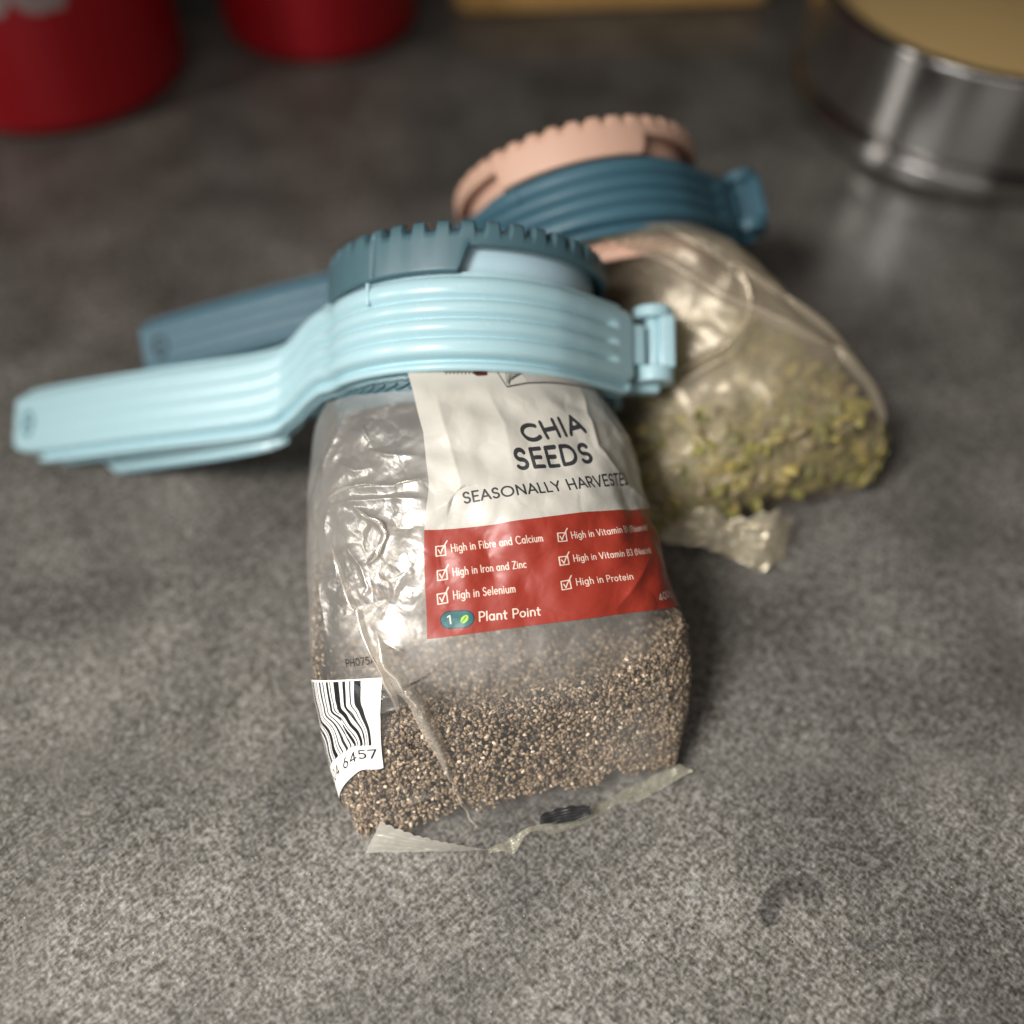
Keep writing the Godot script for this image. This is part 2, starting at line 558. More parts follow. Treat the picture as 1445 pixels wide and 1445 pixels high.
func seed_mesh(a: float, b: float, c: float, n: int, m: int, taper: float) -> ArrayMesh:
	var p := PackedVector3Array()
	for j in m + 1:
		var v := PI * j / m
		for i in n + 1:
			var u := TAU * i / n
			var x := cos(v)
			var s := sin(v) * (1.0 - taper * x)
			p.append(Vector3(a * x, c * s * sin(u), b * s * cos(u)))
	return grid(p, n + 1, m + 1, PackedVector2Array(), true, true)

func scatter(called: String, mesh: Mesh, mat: Material, xf: Array, colors: Array) -> MultiMeshInstance3D:
	var mm := MultiMesh.new()
	mm.transform_format = MultiMesh.TRANSFORM_3D
	mm.use_colors = true
	mm.mesh = mesh
	mm.instance_count = xf.size()
	for i in xf.size():
		mm.set_instance_transform(i, xf[i])
		mm.set_instance_color(i, colors[i])
	var o := MultiMeshInstance3D.new()
	o.name = called
	o.multimesh = mm
	o.material_override = mat
	o.set_meta("kind", "stuff")
	add_child(o, true)
	return o

func turned(flat: Vector3, loose: float) -> Basis:
	# a seed lying against a surface with this normal, rolled by up to `loose`
	var y := (flat + Vector3(rng.randfn(), rng.randfn(), rng.randfn()) * loose).normalized()
	var x := Vector3(rng.randfn(), rng.randfn(), rng.randfn()).cross(y).normalized()
	return Basis(x, y, x.cross(y))

# ================================================================ the scene
func _ready() -> void:
	rng.seed = 7
	# camera
	var cam := Camera3D.new()
	cam.name = "camera"
	add_child(cam)
	cam.position = Vector3(0, .36, 0)
	cam.rotation_degrees = Vector3(-52, 0, 0)
	cam.fov = 53.0
	cam.near = .02
	cam.far = 20.0
	var lens := CameraAttributesPhysical.new()
	lens.frustum_focal_length = 12.0 / tan(deg_to_rad(26.5))
	lens.frustum_focus_distance = .346
	lens.frustum_near = .02
	lens.frustum_far = 20.0
	lens.exposure_aperture = 1.6
	cam.attributes = lens
	# surroundings: the even, dim light of the room
	var env := Environment.new()
	env.background_mode = Environment.BG_COLOR
	env.background_color = Color(.52, .50, .48)
	env.background_energy_multiplier = .11
	env.tonemap_mode = Environment.TONE_MAPPER_LINEAR
	env.tonemap_exposure = .74
	env.sdfgi_enabled = true
	env.ssao_enabled = true
	env.ssil_enabled = true
	var we := WorldEnvironment.new()
	we.name = "surroundings"
	we.environment = env
	add_child(we)
	# a round lamp over the near edge of the worktop, a window low behind the viewer, a narrow one to the left
	var lamp := SpotLight3D.new()
	lamp.name = "worktop_lamp"
	lamp.light_color = Color(1.0, .99, .975)
	lamp.light_energy = 2.05
	lamp.light_size = .19
	lamp.spot_range = 6.0
	lamp.spot_attenuation = 2.0
	lamp.spot_angle = 34.0
	lamp.spot_angle_attenuation = 1.0
	lamp.shadow_enabled = true
	add_child(lamp)
	lamp.look_at_from_position(Vector3(-.44, .74, .18), Vector3(.0, .0, .01))
	var front := AreaLight3D.new()
	front.name = "window_light_behind"
	front.area_size = Vector2(.80, .45)
	front.light_color = Color(1.0, .985, .97)
	front.light_energy = .28
	front.shadow_enabled = true
	add_child(front)
	front.look_at_from_position(Vector3(-.16, .50, .56), Vector3(0, .05, -.35))
	var side := AreaLight3D.new()
	side.name = "window_light_left"
	side.area_size = Vector2(.07, .24)
	side.light_color = Color(1.0, .98, .95)
	side.light_energy = .42
	side.shadow_enabled = true
	add_child(side)
	side.look_at_from_position(Vector3(-.95, .62, -.12), Vector3(.1, .02, -.45))

	var above := AreaLight3D.new()
	above.name = "ceiling_light"
	above.area_size = Vector2(.60, .42)
	above.light_color = Color(1.0, .97, .94)
	above.light_energy = .15
	above.shadow_enabled = true
	add_child(above)
	above.look_at_from_position(Vector3(-.16, .85, -.22), Vector3(-.06, .0, .20))

	for n: FastNoiseLite in [wrinkle, ridge, broad]:
		n.noise_type = FastNoiseLite.TYPE_SIMPLEX_SMOOTH
	wrinkle.seed = 3
	wrinkle.frequency = 45.0
	wrinkle.fractal_octaves = 2
	ridge.seed = 11
	ridge.noise_type = FastNoiseLite.TYPE_CELLULAR
	ridge.frequency = 62.0
	ridge.cellular_jitter = 1.0
	ridge.cellular_return_type = FastNoiseLite.RETURN_DISTANCE2_SUB
	ridge.fractal_type = FastNoiseLite.FRACTAL_NONE
	broad.seed = 21
	broad.frequency = 30.0
	var worn := FastNoiseLite.new()
	worn.seed = 77
	worn.frequency = .03
	worn.fractal_octaves = 5
	scuffs = NoiseTexture2D.new()
	scuffs.width = 256
	scuffs.height = 256
	scuffs.seamless = true
	scuffs.noise = worn
	var ramp := Gradient.new()
	ramp.set_color(0, Color(.72, .72, .72))
	ramp.set_color(1, Color(1, 1, 1))
	scuffs.color_ramp = ramp
	bead_mesh = seed_mesh(.0036, .0011, .0010, 8, 6, 0.0)

	film_mat = film(Color(.88, .86, .83, .34), .30, .42, func(u: float, v: float) -> float:
		var held := .20 + 1.1 * absf(u - .26) * (1.0 if u > .26 else .75) + .07 * broad.get_noise_2d(u * .3, v * .1)
		var loose := .40 * exp(-pow((u - .37) / .05, 2.0) - pow((v - .10) / .07, 2.0)) + .28 * exp(-pow((u - .31) / .025, 2.0) - pow((v - .25) / .06, 2.0))
		return lerpf(.26 + loose, lerpf(.80, 1.0, smooth(.40, .60, v)), smooth(held - .05, held + .11, v)))

	worktop()
	background_things()
	chia()
	second_bag()

func worktop() -> void:
	# fine speckle, one tile of 0.36 m
	var fine := FastNoiseLite.new()
	fine.seed = 5
	fine.noise_type = FastNoiseLite.TYPE_VALUE_CUBIC
	fine.frequency = .27
	fine.fractal_octaves = 2
	var mottle := FastNoiseLite.new()
	mottle.seed = 9
	mottle.noise_type = FastNoiseLite.TYPE_SIMPLEX_SMOOTH
	mottle.frequency = .046
	mottle.fractal_octaves = 4
	var a := fine.get_seamless_image(1536, 1536)
	var b := mottle.get_seamless_image(1536, 1536)
	a.convert(Image.FORMAT_L8)
	b.convert(Image.FORMAT_L8)
	var da := a.get_data()
	var db := b.get_data()
	var out := PackedByteArray()
	out.resize(1536 * 1536 * 3)
	for i in da.size():
		var f := (da[i] - 128) / 128.0
		var g := (db[i] - 128) / 128.0
		var v := .465 + .23 * f + .11 * g
		v = clampf(v, .10, .92)
		out[i * 3] = int(255 * v)
		out[i * 3 + 1] = int(255 * v * .985)
		out[i * 3 + 2] = int(255 * v * (.955 + .03 * g))
	for k in 420:                       # rust-red and dark grains
		var at := rng.randi_range(0, 1534) + 1536 * rng.randi_range(0, 1534)
		for d in [0, 1, 1536, 1537]:
			var red := k % 12 == 0
			out[(at + d) * 3] = 120 if red else (30 if k % 2 else 205)
			out[(at + d) * 3 + 1] = 66 if red else (28 if k % 2 else 200)
			out[(at + d) * 3 + 2] = 48 if red else (27 if k % 2 else 190)
	var m := StandardMaterial3D.new()
	m.albedo_texture = tex(Image.create_from_data(1536, 1536, false, Image.FORMAT_RGB8, out))
	m.roughness = .21
	m.metallic_specular = .42
	m.heightmap_enabled = true
	m.heightmap_texture = tex(a)
	m.heightmap_scale = .012
	# broad clouds and the few marks left on the surface, laid once over 1.6 m
	var cloud := FastNoiseLite.new()
	cloud.seed = 31
	cloud.frequency = .022
	cloud.fractal_octaves = 4
	var over := Image.create_empty(1024, 1024, false, Image.FORMAT_RGBA8)
	for y in 1024:
		for x in 1024:
			var c := cloud.get_noise_2d(x, y)
			var t := .86 + .20 * c
			over.set_pixel(x, y, Color(t, t * .985, t * .965, 1))
	var scale := 1024.0 / 1.6           # a crescent of dried water, and a short scratch
	var mark := func(p: Vector2) -> Vector2: return Vector2((p.x + .8), (p.y + 1.3)) * scale
	var arc := []
	for k in 9:
		var an := lerpf(3.3, 5.3, k / 8.0)
		arc.append(mark.call(Vector2(.0985 + .0115 * cos(an), -.1045 + .0125 * sin(an))))
	polyline(over, arc, 2.0, Color(.68, .67, .66))
	polyline(over, [mark.call(Vector2(.1135, -.0985)), mark.call(Vector2(.1195, -.0965))], .7, Color(.7, .69, .68))
	m.detail_enabled = true
	m.detail_blend_mode = BaseMaterial3D.BLEND_MODE_MUL
	m.detail_albedo = tex(over)
	m.detail_uv_layer = BaseMaterial3D.DETAIL_UV_2
	var p := PackedVector3Array()
	var uv := PackedVector2Array()
	var uv2 := PackedVector2Array()
	var xs := [-.9, -.45, 0.0, .45, .9]
	var rows := [[.28, -.04], [.28, -.004], [.276, 0.0], [0.0, 0.0], [-.5, 0.0], [-1.4, 0.0]]
	for r in rows:
		for x in xs:
			p.append(Vector3(x, r[1], r[0]))
			uv.append(Vector2(x, r[0] - r[1]) / .36)
			uv2.append(Vector2((x + .8) / 1.6, (r[0] + 1.3) / 1.6))
	var top := put("worktop", grid(p, xs.size(), rows.size(), uv, true, false, uv2), m, self)
	top.set_meta("kind", "structure")
	tag(top, "dark grey speckled stone-look worktop under everything", "worktop")

func background_things() -> void:
	# two red storage tins with pale lettering
	var red := plastic(Color(.42, .007, .014), .42)
	var spots := [[Vector3(-.300, 0, -.654), .082, "left red storage tin with blurred white lettering", 14.0], [Vector3(-.135, 0, -.727), .068, "smaller red storage tin between the other red tin and wooden board", 12.0]]
	for s in spots:
		var r: float = s[1]
		var t := thing("storage_tin", Transform3D(Basis(), s[0]))
		tag(t, s[2], "tin", "red storage tins at the back")
		put("body", lathe([Vector2(0, 0), Vector2(r - .010, 0), Vector2(r - .005, .0013), Vector2(r - .0013, .005), Vector2(r, .010), Vector2(r, .150), Vector2(r - .002, .152), Vector2(0, .152)], 96), red, t)
		put("lid", lathe([Vector2(0, .1525), Vector2(r + .001, .1525), Vector2(r + .002, .154), Vector2(r + .002, .168), Vector2(r - .002, .172), Vector2(0, .172)], 96), red, t)
		if r > .08:
			var im := Image.create_empty(512, 192, false, Image.FORMAT_RGBA8)
			im.fill(Color(.75, .72, .70, 0))
			write(im, "Tea", [Vector2(60, 150), Vector2(450, 150)], 120, 40, Color(.66, .58, .57))
			var lm := StandardMaterial3D.new()
			lm.albedo_texture = tex(im)
			lm.transparency = BaseMaterial3D.TRANSPARENCY_ALPHA_SCISSOR
			lm.roughness = .5
			var p := PackedVector3Array()
			var uv := PackedVector2Array()
			for j in 2:
				for i in 33:
					var a := deg_to_rad(s[3] + lerpf(112, 28, i / 32.0)) 
					p.append(Vector3((r + .0004) * cos(a), .118 - .054 * j, (r + .0004) * sin(a)))
					uv.append(Vector2(i / 32.0, j))
			put("lettering", grid(p, 33, 2, uv), lm, t)
	# wooden board lying at the back
	var grain := FastNoiseLite.new()
	grain.seed = 4
	grain.frequency = .02
	var gi := Image.create_empty(256, 256, false, Image.FORMAT_RGB8)
	for y in 256:
		for x in 256:
			var g := grain.get_noise_2d(x * .25, y * 3.0) * .5 + .5
			gi.set_pixel(x, y, Color(1.0, .83, .54).lerp(Color(.94, .72, .42), g))
	var wood := StandardMaterial3D.new()
	wood.albedo_texture = tex(gi)
	wood.uv1_triplanar = true
	wood.uv1_scale = Vector3.ONE * 4.0
	wood.roughness = .5
	var board := put("wooden_board", rounded_slab(.232, .150, .030, .016, .005), wood, self)
	board.transform = Transform3D(Basis(Vector3.UP, deg_to_rad(4.2)), Vector3(.0690, .0005, -.812))
	tag(board, "pale orange wooden board with rounded corners at the back edge", "chopping board")
	# steel pot with a golden lid set into it
	var steel := StandardMaterial3D.new()
	steel.albedo_color = Color(.82, .81, .80)
	steel.metallic = 1.0
	steel.roughness = .19
	steel.anisotropy_enabled = true
	steel.anisotropy = -.85
	var pot := thing("steel_pot", Transform3D(Basis(), Vector3(.299, 0, -.621)))
	tag(pot, "brushed steel pot with golden top at the right edge", "pot")
	put("base_ring", lathe([Vector2(0, .0005), Vector2(.1150, .0005), Vector2(.1150, .0050), Vector2(.1180, .0052), Vector2(.1190, .0062), Vector2(.1190, .0145), Vector2(.1182, .0154), Vector2(.1165, .0158), Vector2(.1120, .0160)], 128), steel, pot)
	put("body", lathe([Vector2(.1110, .0155), Vector2(.1110, .0205), Vector2(.1150, .0212), Vector2(.1160, .0230), Vector2(.1160, .0700), Vector2(.1165, .0715), Vector2(.1165, .0735), Vector2(.1155, .0745), Vector2(.1100, .0745), Vector2(.1090, .0735), Vector2(.1085, .060)], 128), steel, pot)
	var gold := StandardMaterial3D.new()
	gold.albedo_color = Color(.86, .73, .50)
	gold.roughness = .16
	put("golden_lid", lathe([Vector2(.1085, .063), Vector2(.104, .0675), Vector2(.085, .069), Vector2(.055, .073), Vector2(.02, .0745), Vector2(0, .0745)], 128), gold, pot)

# ---------------------------------------------------------------- the bag of chia seeds in front
const CREASES := [
	[2.2, 2.0, 0.109, 0.616, 0.136, 0.482, 0.142, 0.460, 0.158, 0.346, 0.165, 0.302, 0.172, 0.192, 0.178, 0.142],
	[-1.3, 3.0, 0.098, 0.604, 0.124, 0.488, 0.145, 0.354, 0.153, 0.282],
	[1.8, 1.6, 0.163, 0.396, 0.165, 0.352, 0.176, 0.310, 0.185, 0.270, 0.195, 0.194, 0.204, 0.094, 0.221, 0.000],
	[-1.2, 3.0, 0.173, 0.406, 0.176, 0.354, 0.189, 0.302, 0.205, 0.186, 0.216, 0.096],
	[1.3, 1.8, 0.104, 0.710, 0.149, 0.740, 0.192, 0.748, 0.218, 0.768],
	[1.3, 1.5, 0.108, 0.696, 0.148, 0.710, 0.184, 0.718, 0.214, 0.718],
	[1.6, 1.3, 0.145, 0.696, 0.162, 0.674, 0.176, 0.652, 0.178, 0.632, 0.171, 0.592, 0.156, 0.564],
	[1.1, 1.4, 0.108, 0.694, 0.103, 0.658, 0.100, 0.624],
	[1.0, 1.3, 0.128, 0.794, 0.149, 0.778, 0.170, 0.788],
	[1.1, 1.2, 0.165, 0.826, 0.186, 0.816, 0.210, 0.818],
	[1.5, 2.2, 0.135, 0.930, 0.122, 0.856, 0.104, 0.804, 0.090, 0.740],
	[1.0, 1.4, 0.155, 0.932, 0.157, 0.878, 0.167, 0.834],
	[1.6, 6.0, 0.208, 0.596, 0.187, 0.526, 0.167, 0.444],
	[0.9, 1.3, 0.129, 0.620, 0.150, 0.562, 0.155, 0.514, 0.137, 0.472],
	[0.9, 1.4, 0.144, 0.062, 0.181, 0.074, 0.201, 0.072],
	[0.8, 1.3, 0.146, 0.246, 0.169, 0.252, 0.177, 0.256],
	[1.5, 2.6, 0.383, 0.988, 0.364, 0.922, 0.366, 0.864, 0.400, 0.800, 0.478, 0.730],
	[1.2, 3.0, 0.230, 0.940, 0.236, 0.868, 0.241, 0.790, 0.242, 0.728],
	[1.0, 2.6, 0.242, 0.728, 0.235, 0.716, 0.221, 0.692],
	[0.9, 4.0, 0.266, 0.958, 0.274, 0.890, 0.276, 0.806],
	[1.4, 3.0, 0.403, 0.566, 0.367, 0.484, 0.344, 0.430],
	[-1.0, 5.0, 0.249, 0.632, 0.251, 0.570, 0.253, 0.464],
	[1.1, 2.0, 0.398, 0.244, 0.406, 0.186, 0.411, 0.136],
	[0.7, 1.8, 0.276, 0.330, 0.291, 0.258, 0.315, 0.186],
	[0.8, 2.0, 0.411, 0.380, 0.359, 0.300, 0.322, 0.246],
	[0.6, 1.2, 0.165, 0.400, 0.180, 0.378, 0.185, 0.366],
	[1.2, 2.2, 0.087, 0.568, 0.087, 0.492, 0.093, 0.414],
	[-0.9, 2.5, 0.087, 0.298, 0.097, 0.258, 0.097, 0.214, 0.117, 0.182],
	[1.0, 1.5, 0.113, 0.286, 0.117, 0.240, 0.128, 0.204],
]

func label_edge(b: float) -> float:
	var bs := [0.0, .08, .22, .4, .586, .85, 1.0]
	var us := [.201, .209, .218, .2195, .212, .207, .204]
	for i in 6:
		if b <= bs[i + 1]:
			return lerpf(us[i], us[i + 1], (b - bs[i]) / (bs[i + 1] - bs[i]))
	return us[6]

func front_print() -> Image:
	var w := 1728
	var h := 1232
	var im := Image.create_empty(w, h, false, Image.FORMAT_RGB8)
	var paper := Color(.735, .72, .68)
	var red := Color(.575, .195, .14)
	im.fill(paper)
	var at := func(a: float, b: float) -> Vector2: return Vector2(a * w, b * h)
	var edge := [Vector2(0, .590), Vector2(.075, .584), Vector2(.182, .567), Vector2(.289, .542), Vector2(.423, .504), Vector2(.58, .480), Vector2(.738, .466), Vector2(1, .455)]
	for x in w:
		var a := float(x) / w
		var k := 0
		while k < 6 and a > edge[k + 1].x:
			k += 1
		var y: float = lerpf(edge[k].y, edge[k + 1].y, (a - edge[k].x) / (edge[k + 1].x - edge[k].x))
		im.fill_rect(Rect2i(x, int(y * h), 1, h), red)
	for k in 2600:                      # flecks in the paper and print grain in the red
		var x := rng.randi_range(1, w - 3)
		var y := rng.randi_range(1, h - 3)
		var c := im.get_pixel(x, y)
		im.set_pixel(x, y, c.darkened(rng.randf_range(.05, .3)) if k % 3 else c.lightened(.3))
		if k % 5 == 0:
			im.set_pixel(x + 1, y, c.darkened(rng.randf_range(.05, .25)))
	var ink := Color(.19, .19, .20)
	var white := Color(.86, .80, .74)
	write(im, "CHIA", [at.call(.272, .242), at.call(.474, .191)], 76, 17, ink, 14)
	write(im, "SEEDS", [at.call(.240, .335), at.call(.474, .289)], 90, 17, ink, 14)
	write(im, "SEASONALLY HARVESTED", [at.call(.094, .482), at.call(.300, .425), at.call(.606, .354)], 60, 9, ink, 12)
	var lines := [["High in Fibre and Calcium", .066, .681, .297, .646], ["High in Iron and Zinc", .068, .777, .250, .759], ["High in Selenium", .066, .866, .219, .860], ["High in Vitamin B1 (Thiamin)", .370, .636, .640, .594], ["High in Vitamin B3 (Niacin)", .368, .745, .625, .718], ["High in Protein", .367, .854, .527, .845]]
	for l in lines:
		write(im, l[0], [at.call(l[1], l[2]), at.call(l[3], l[4])], 43, 4.6, white, 11)
		var o: Vector2 = at.call(l[1] - .0375, l[2] + .012)
		var box := [Vector2(0, -46), Vector2(39, -50), Vector2(42, -4), Vector2(1, 0), Vector2(0, -46)]
		var tick := [Vector2(10, -30), Vector2(19, -10), Vector2(26, -30), Vector2(48, -74)]
		for shape in [box, tick]:
			var pts := []
			for q: Vector2 in shape:
				pts.append(o + q)
			polyline(im, pts, 2.8, white)
	var pa: Vector2 = at.call(.056, .940)
	var pb: Vector2 = at.call(.090, .942)
	capsule(im, pa, pb, 42, Color(.13, .17, .24))
	capsule(im, pa, pb, 37, Color(.13, .36, .36))
	write(im, "1", [pa + Vector2(-14, 22), pa + Vector2(16, 20)], 44, 6, white)
	for k in 9:
		var t := k / 8.0
		var c := pb.lerp(pb + Vector2(22, -30), t) + Vector2(-10, 16)
		capsule(im, c, c + Vector2(.1, .1), 3.0 + 11.0 * sin(PI * t), Color(.62, .78, .25))
	polyline(im, [pb + Vector2(-14, 20), pb + Vector2(8, -10)], 2.0, Color(.18, .38, .2))
	write(im, "Plant Point", [at.call(.122, .960), at.call(.273, .966)], 50, 6.5, white, 8)
	write(im, "400g", [at.call(.602, .965), at.call(.690, .940)], 46, 6, white, 8)
	# the lower end of an ink drawing that goes up under the clip: pods, shaded leaves, a dark berry
	var dark := Color(.16, .14, .15)
	for k in 26:
		var x := .36 + k * .011
		polyline(im, [at.call(x, .0), at.call(x + .008, .032 - .0006 * k)], 1.6, dark)
	polyline(im, [at.call(.282, 0), at.call(.290, .056), at.call(.36, .038), at.call(.45, .028), at.call(.62, .020)], 3.0, dark)
	polyline(im, [at.call(.30, .047), at.call(.325, .008)], 2.6, dark)
	for k in 7:
		polyline(im, [at.call(.296 + .006 * k, .044 - .004 * k), at.call(.31 + .009 * k, .004)], 1.8, dark)
	capsule(im, at.call(.215, .010), at.call(.242, .008), 14, Color(.30, .10, .10))
	for k in 10:
		var x := .115 + .012 * k
		polyline(im, [at.call(x, .001), at.call(x + .006, .014), at.call(x + .012, .002)], 2.0, dark)
	capsule(im, at.call(.66, .03), at.call(.70, .04), 14, Color(.40, .13, .11))
	return im

func chia() -> void:
	# clip: pale blue clamp, teal lid and inner ring
	var e := deg_to_rad(32)
	var ring := Transform3D(Basis(Vector3(1, 0, 0), Vector3(0, sin(e), -cos(e)), Vector3(0, cos(e), sin(e))), Vector3(-.0179, .0567, -.2939))
	var pale := plastic(Color(.40, .595, .645), .30)
	var teal := plastic(Color(.072, .142, .168), .42)
	var neck := plastic(Color(.48, .66, .74), .4)
	var hole := plastic(Color(.10, .22, .26), .6)
	var clip := build_clip("pouring_clip", ring, pale, teal, neck, hole, Vector3(-.2150, .0010 - .017, -.0720), [[87.0, 172.0], [200.0, 330.0]], 126.0)
	tag(clip, "pale blue pouring bag clip with teal screw lid on the chia seed bag", "bag clip", "pouring bag clips")

	var b := Bag.new()
	b.rows = BROWS
	b.mid = [Vector3(0.0038, 0.0040, -0.1414), Vector3(0.0015, 0.0140, -0.1533), Vector3(0.0007, 0.0220, -0.1687), Vector3(-0.0028, 0.0320, -0.1898), Vector3(-0.0080, 0.0390, -0.2122), Vector3(-0.0122, 0.0440, -0.2365), Vector3(-0.0149, 0.0490, -0.2599), Vector3(-0.0159, 0.0530, -0.2782), Vector3(-0.0179, 0.0567, -0.2939)]
	b.wide = [Vector3(0.0552, 0.0000, -0.0135), Vector3(0.0608, 0.0000, -0.0114), Vector3(0.0656, 0.0000, -0.0119), Vector3(0.0683, 0.0000, -0.0089), Vector3(0.0668, 0.0000, -0.0040), Vector3(0.0659, 0.0000, 0.0009), Vector3(0.0641, 0.0000, 0.0055), Vector3(0.0617, 0.0000, 0.0044), Vector3(0.0540, 0.0000, 0.0000)]
	b.front = [Vector3(-0.0032, 0.0010, 0.0032), Vector3(-0.0022, 0.0100, 0.0040), Vector3(-0.0025, 0.0210, 0.0087), Vector3(-0.0009, 0.0300, 0.0161), Vector3(0.0009, 0.0370, 0.0224), Vector3(0.0022, 0.0430, 0.0300), Vector3(0.0018, 0.0460, 0.0338), Vector3(0.0006, 0.0470, 0.0339), Vector3(0.0000, 0.0458, 0.0286)]
	b.back = [Vector3(0.0000, -0.0030, -0.0040), Vector3(0.0022, -0.0100, -0.0040), Vector3(0.0025, -0.0205, -0.0087), Vector3(0.0009, -0.0300, -0.0161), Vector3(-0.0009, -0.0370, -0.0224), Vector3(-0.0022, -0.0420, -0.0300), Vector3(-0.0018, -0.0460, -0.0338), Vector3(-0.0006, -0.0470, -0.0339), Vector3(-0.0000, -0.0458, -0.0286)]
	lay_grid(b, 720, 420)
	for c in CREASES:
		var pts := []
		for k in range(2, c.size(), 2):
			pts.append(Vector2(c[k], c[k + 1]))
		crease(b, c[0] * .001, c[1] * .001, pts)
	shape_bag(b, func(u: float, v: float) -> Vector2:
		var top := 1.0 - smooth(.93, .995, v)
		var clear := smooth(.03, .08, u) * (1.0 - smooth(.190, .215, u)) * smooth(.40, .52, v)
		var print := smooth(.20, .22, u) * (1.0 - smooth(.50, .56, u)) * smooth(.36, .44, v)
		return Vector2((.0013 * clear + .0003 * print + .0003) * top, (.0004 * clear + .0011 * print + .0005) * top))
	var bag := thing("chia_seed_bag")
	tag(bag, "clear plastic bag of chia seeds with beige and red printed front", "food bag")
	put("film", bag_film(b, .957), film_mat, bag)

	# printed front: beige above, red below
	var pm := StandardMaterial3D.new()
	pm.albedo_texture = tex(front_print())
	pm.clearcoat_enabled = true
	pm.clearcoat = .3
	pm.clearcoat_roughness = .3
	pm.roughness = .50
	pm.metallic_specular = .45
	pm.texture_repeat = false
	var p := PackedVector3Array()
	var uv := PackedVector2Array()
	var nx := 340
	var ny := 260
	for j in ny + 1:
		var bb := float(j) / ny
		for i in nx + 1:
			var a := float(i) / nx
			var vb := .396 + .050 * pow(a, 1.3)
			var uu := u_at(b, lerpf(length_at(b, label_edge(bb)), length_at(b, .56), a))
			p.append(bag_at(b, uu, 1.0 - bb * (1.0 - vb), .00025))
			uv.append(Vector2(a, bb))
	put("printed_front", grid(p, nx + 1, ny + 1, uv, false), pm, bag)

	# white barcode sticker that wraps round the left side
	var bi := Image.create_empty(512, 640, false, Image.FORMAT_RGB8)
	bi.fill(Color(.90, .89, .87))
	var x := 60
	while x < 425:
		var bar: int = [5, 7, 8, 12, 18, 24][rng.randi_range(0, 5)]
		bi.fill_rect(Rect2i(x, 12, bar, 470), Color(.10, .10, .10))
		x += bar + [7, 9, 12, 15][rng.randi_range(0, 3)]
	write(bi, "1604 6457", [Vector2(85, 572), Vector2(494, 572)], 62, 8, Color(.12, .12, .12), 12)
	var bm := StandardMaterial3D.new()
	bm.albedo_texture = tex(bi)
	bm.roughness = .38
	bm.texture_repeat = false
	p = PackedVector3Array()
	uv = PackedVector2Array()
	for j in 121:
		var t := j / 120.0
		for i in 121:
			var s := i / 120.0
			var right := lerpf(.160, .140, t)
			var left := lerpf(.002, .004, t)
			var top := lerpf(.352, .326, s)
			var low := lerpf(.085, .165 - .02 * smooth(.75, 1.0, s), s)
			p.append(bag_at(b, u_at(b, lerpf(left, length_at(b, right), s)), lerpf(top, low, t), .0004))
			# the print buckles where the film is folded
			var bend := .022 * sin(t * 16.0 + s * 7.0) * smooth(.25, .4, t) - .17 * smooth(.30, .62, t)
			uv.append(Vector2(s + bend * (1.0 - smooth(.8, 1.0, s)) * (1.0 - smooth(.74, .8, t)), t))
	put("barcode_sticker", grid(p, 121, 121, uv, false), bm, bag)
	# printed batch code on the clear film
	var ci := Image.create_empty(256, 64, false, Image.FORMAT_RGBA8)
	ci.fill(Color(.1, .1, .1, 0))
	write(ci, "PH075A", [Vector2(10, 52), Vector2(246, 52)], 40, 4, Color(.10, .09, .08), 12)
	var cm := StandardMaterial3D.new()
	cm.albedo_texture = tex(ci)
	cm.transparency = BaseMaterial3D.TRANSPARENCY_ALPHA_SCISSOR
	cm.alpha_scissor_threshold = .4
	p = PackedVector3Array()
	uv = PackedVector2Array()
	for j in 13:
		for i in 49:
			p.append(bag_at(b, lerpf(.118, .158, i / 48.0), lerpf(.378, .352, j / 12.0), .0004))
			uv.append(Vector2(i / 48.0, j / 12.0))
	put("batch_code", grid(p, 49, 13, uv, false), cm, bag)
	# pleats where the film is folded double
	for fold in [[.0016, .0021, .109, .616, .136, .482, .142, .460, .158, .346, .165, .302, .170, .240], [.0030, .0030, .160, .420, .166, .352, .176, .310, .186, .262, .196, .190, .205, .094], [.0008, .0012, .205, .094, .212, .050, .221, .004], [.0010, .0014, .104, .710, .149, .740, .192, .748, .216, .768], [.0010, .0012, .145, .696, .162, .674, .176, .652, .178, .632, .171, .592, .156, .564]]:
		var pts := []
		for k in range(2, fold.size(), 2):
			pts.append(Vector2(fold[k], fold[k + 1]))
		pts = curve2(pts, 10)
		p = PackedVector3Array()
		uv = PackedVector2Array()
		for k in pts.size():
			var t := float(k) / (pts.size() - 1)
			var half: float = fold[0] * minf(1.0, 6.0 * minf(t, 1.0 - t) + .05)
			var m0 := length_at(b, pts[k].x)
			for i in 7:
				var x2 := i / 3.0 - 1.0
				p.append(bag_at(b, u_at(b, m0 + half * x2 + .0004 * sin(t * 23.0)), pts[k].y, .0002 + fold[1] * (1.0 - absf(x2)) * minf(1.0, 6.0 * minf(t, 1.0 - t))))
				uv.append(Vector2(x2, t))
		put("film_pleat", grid(p, 7, pts.size(), uv, true), film(Color(.92, .88, .82, .46), .2, .45), bag)
	seal_strips(bag)
	chia_seeds(b)

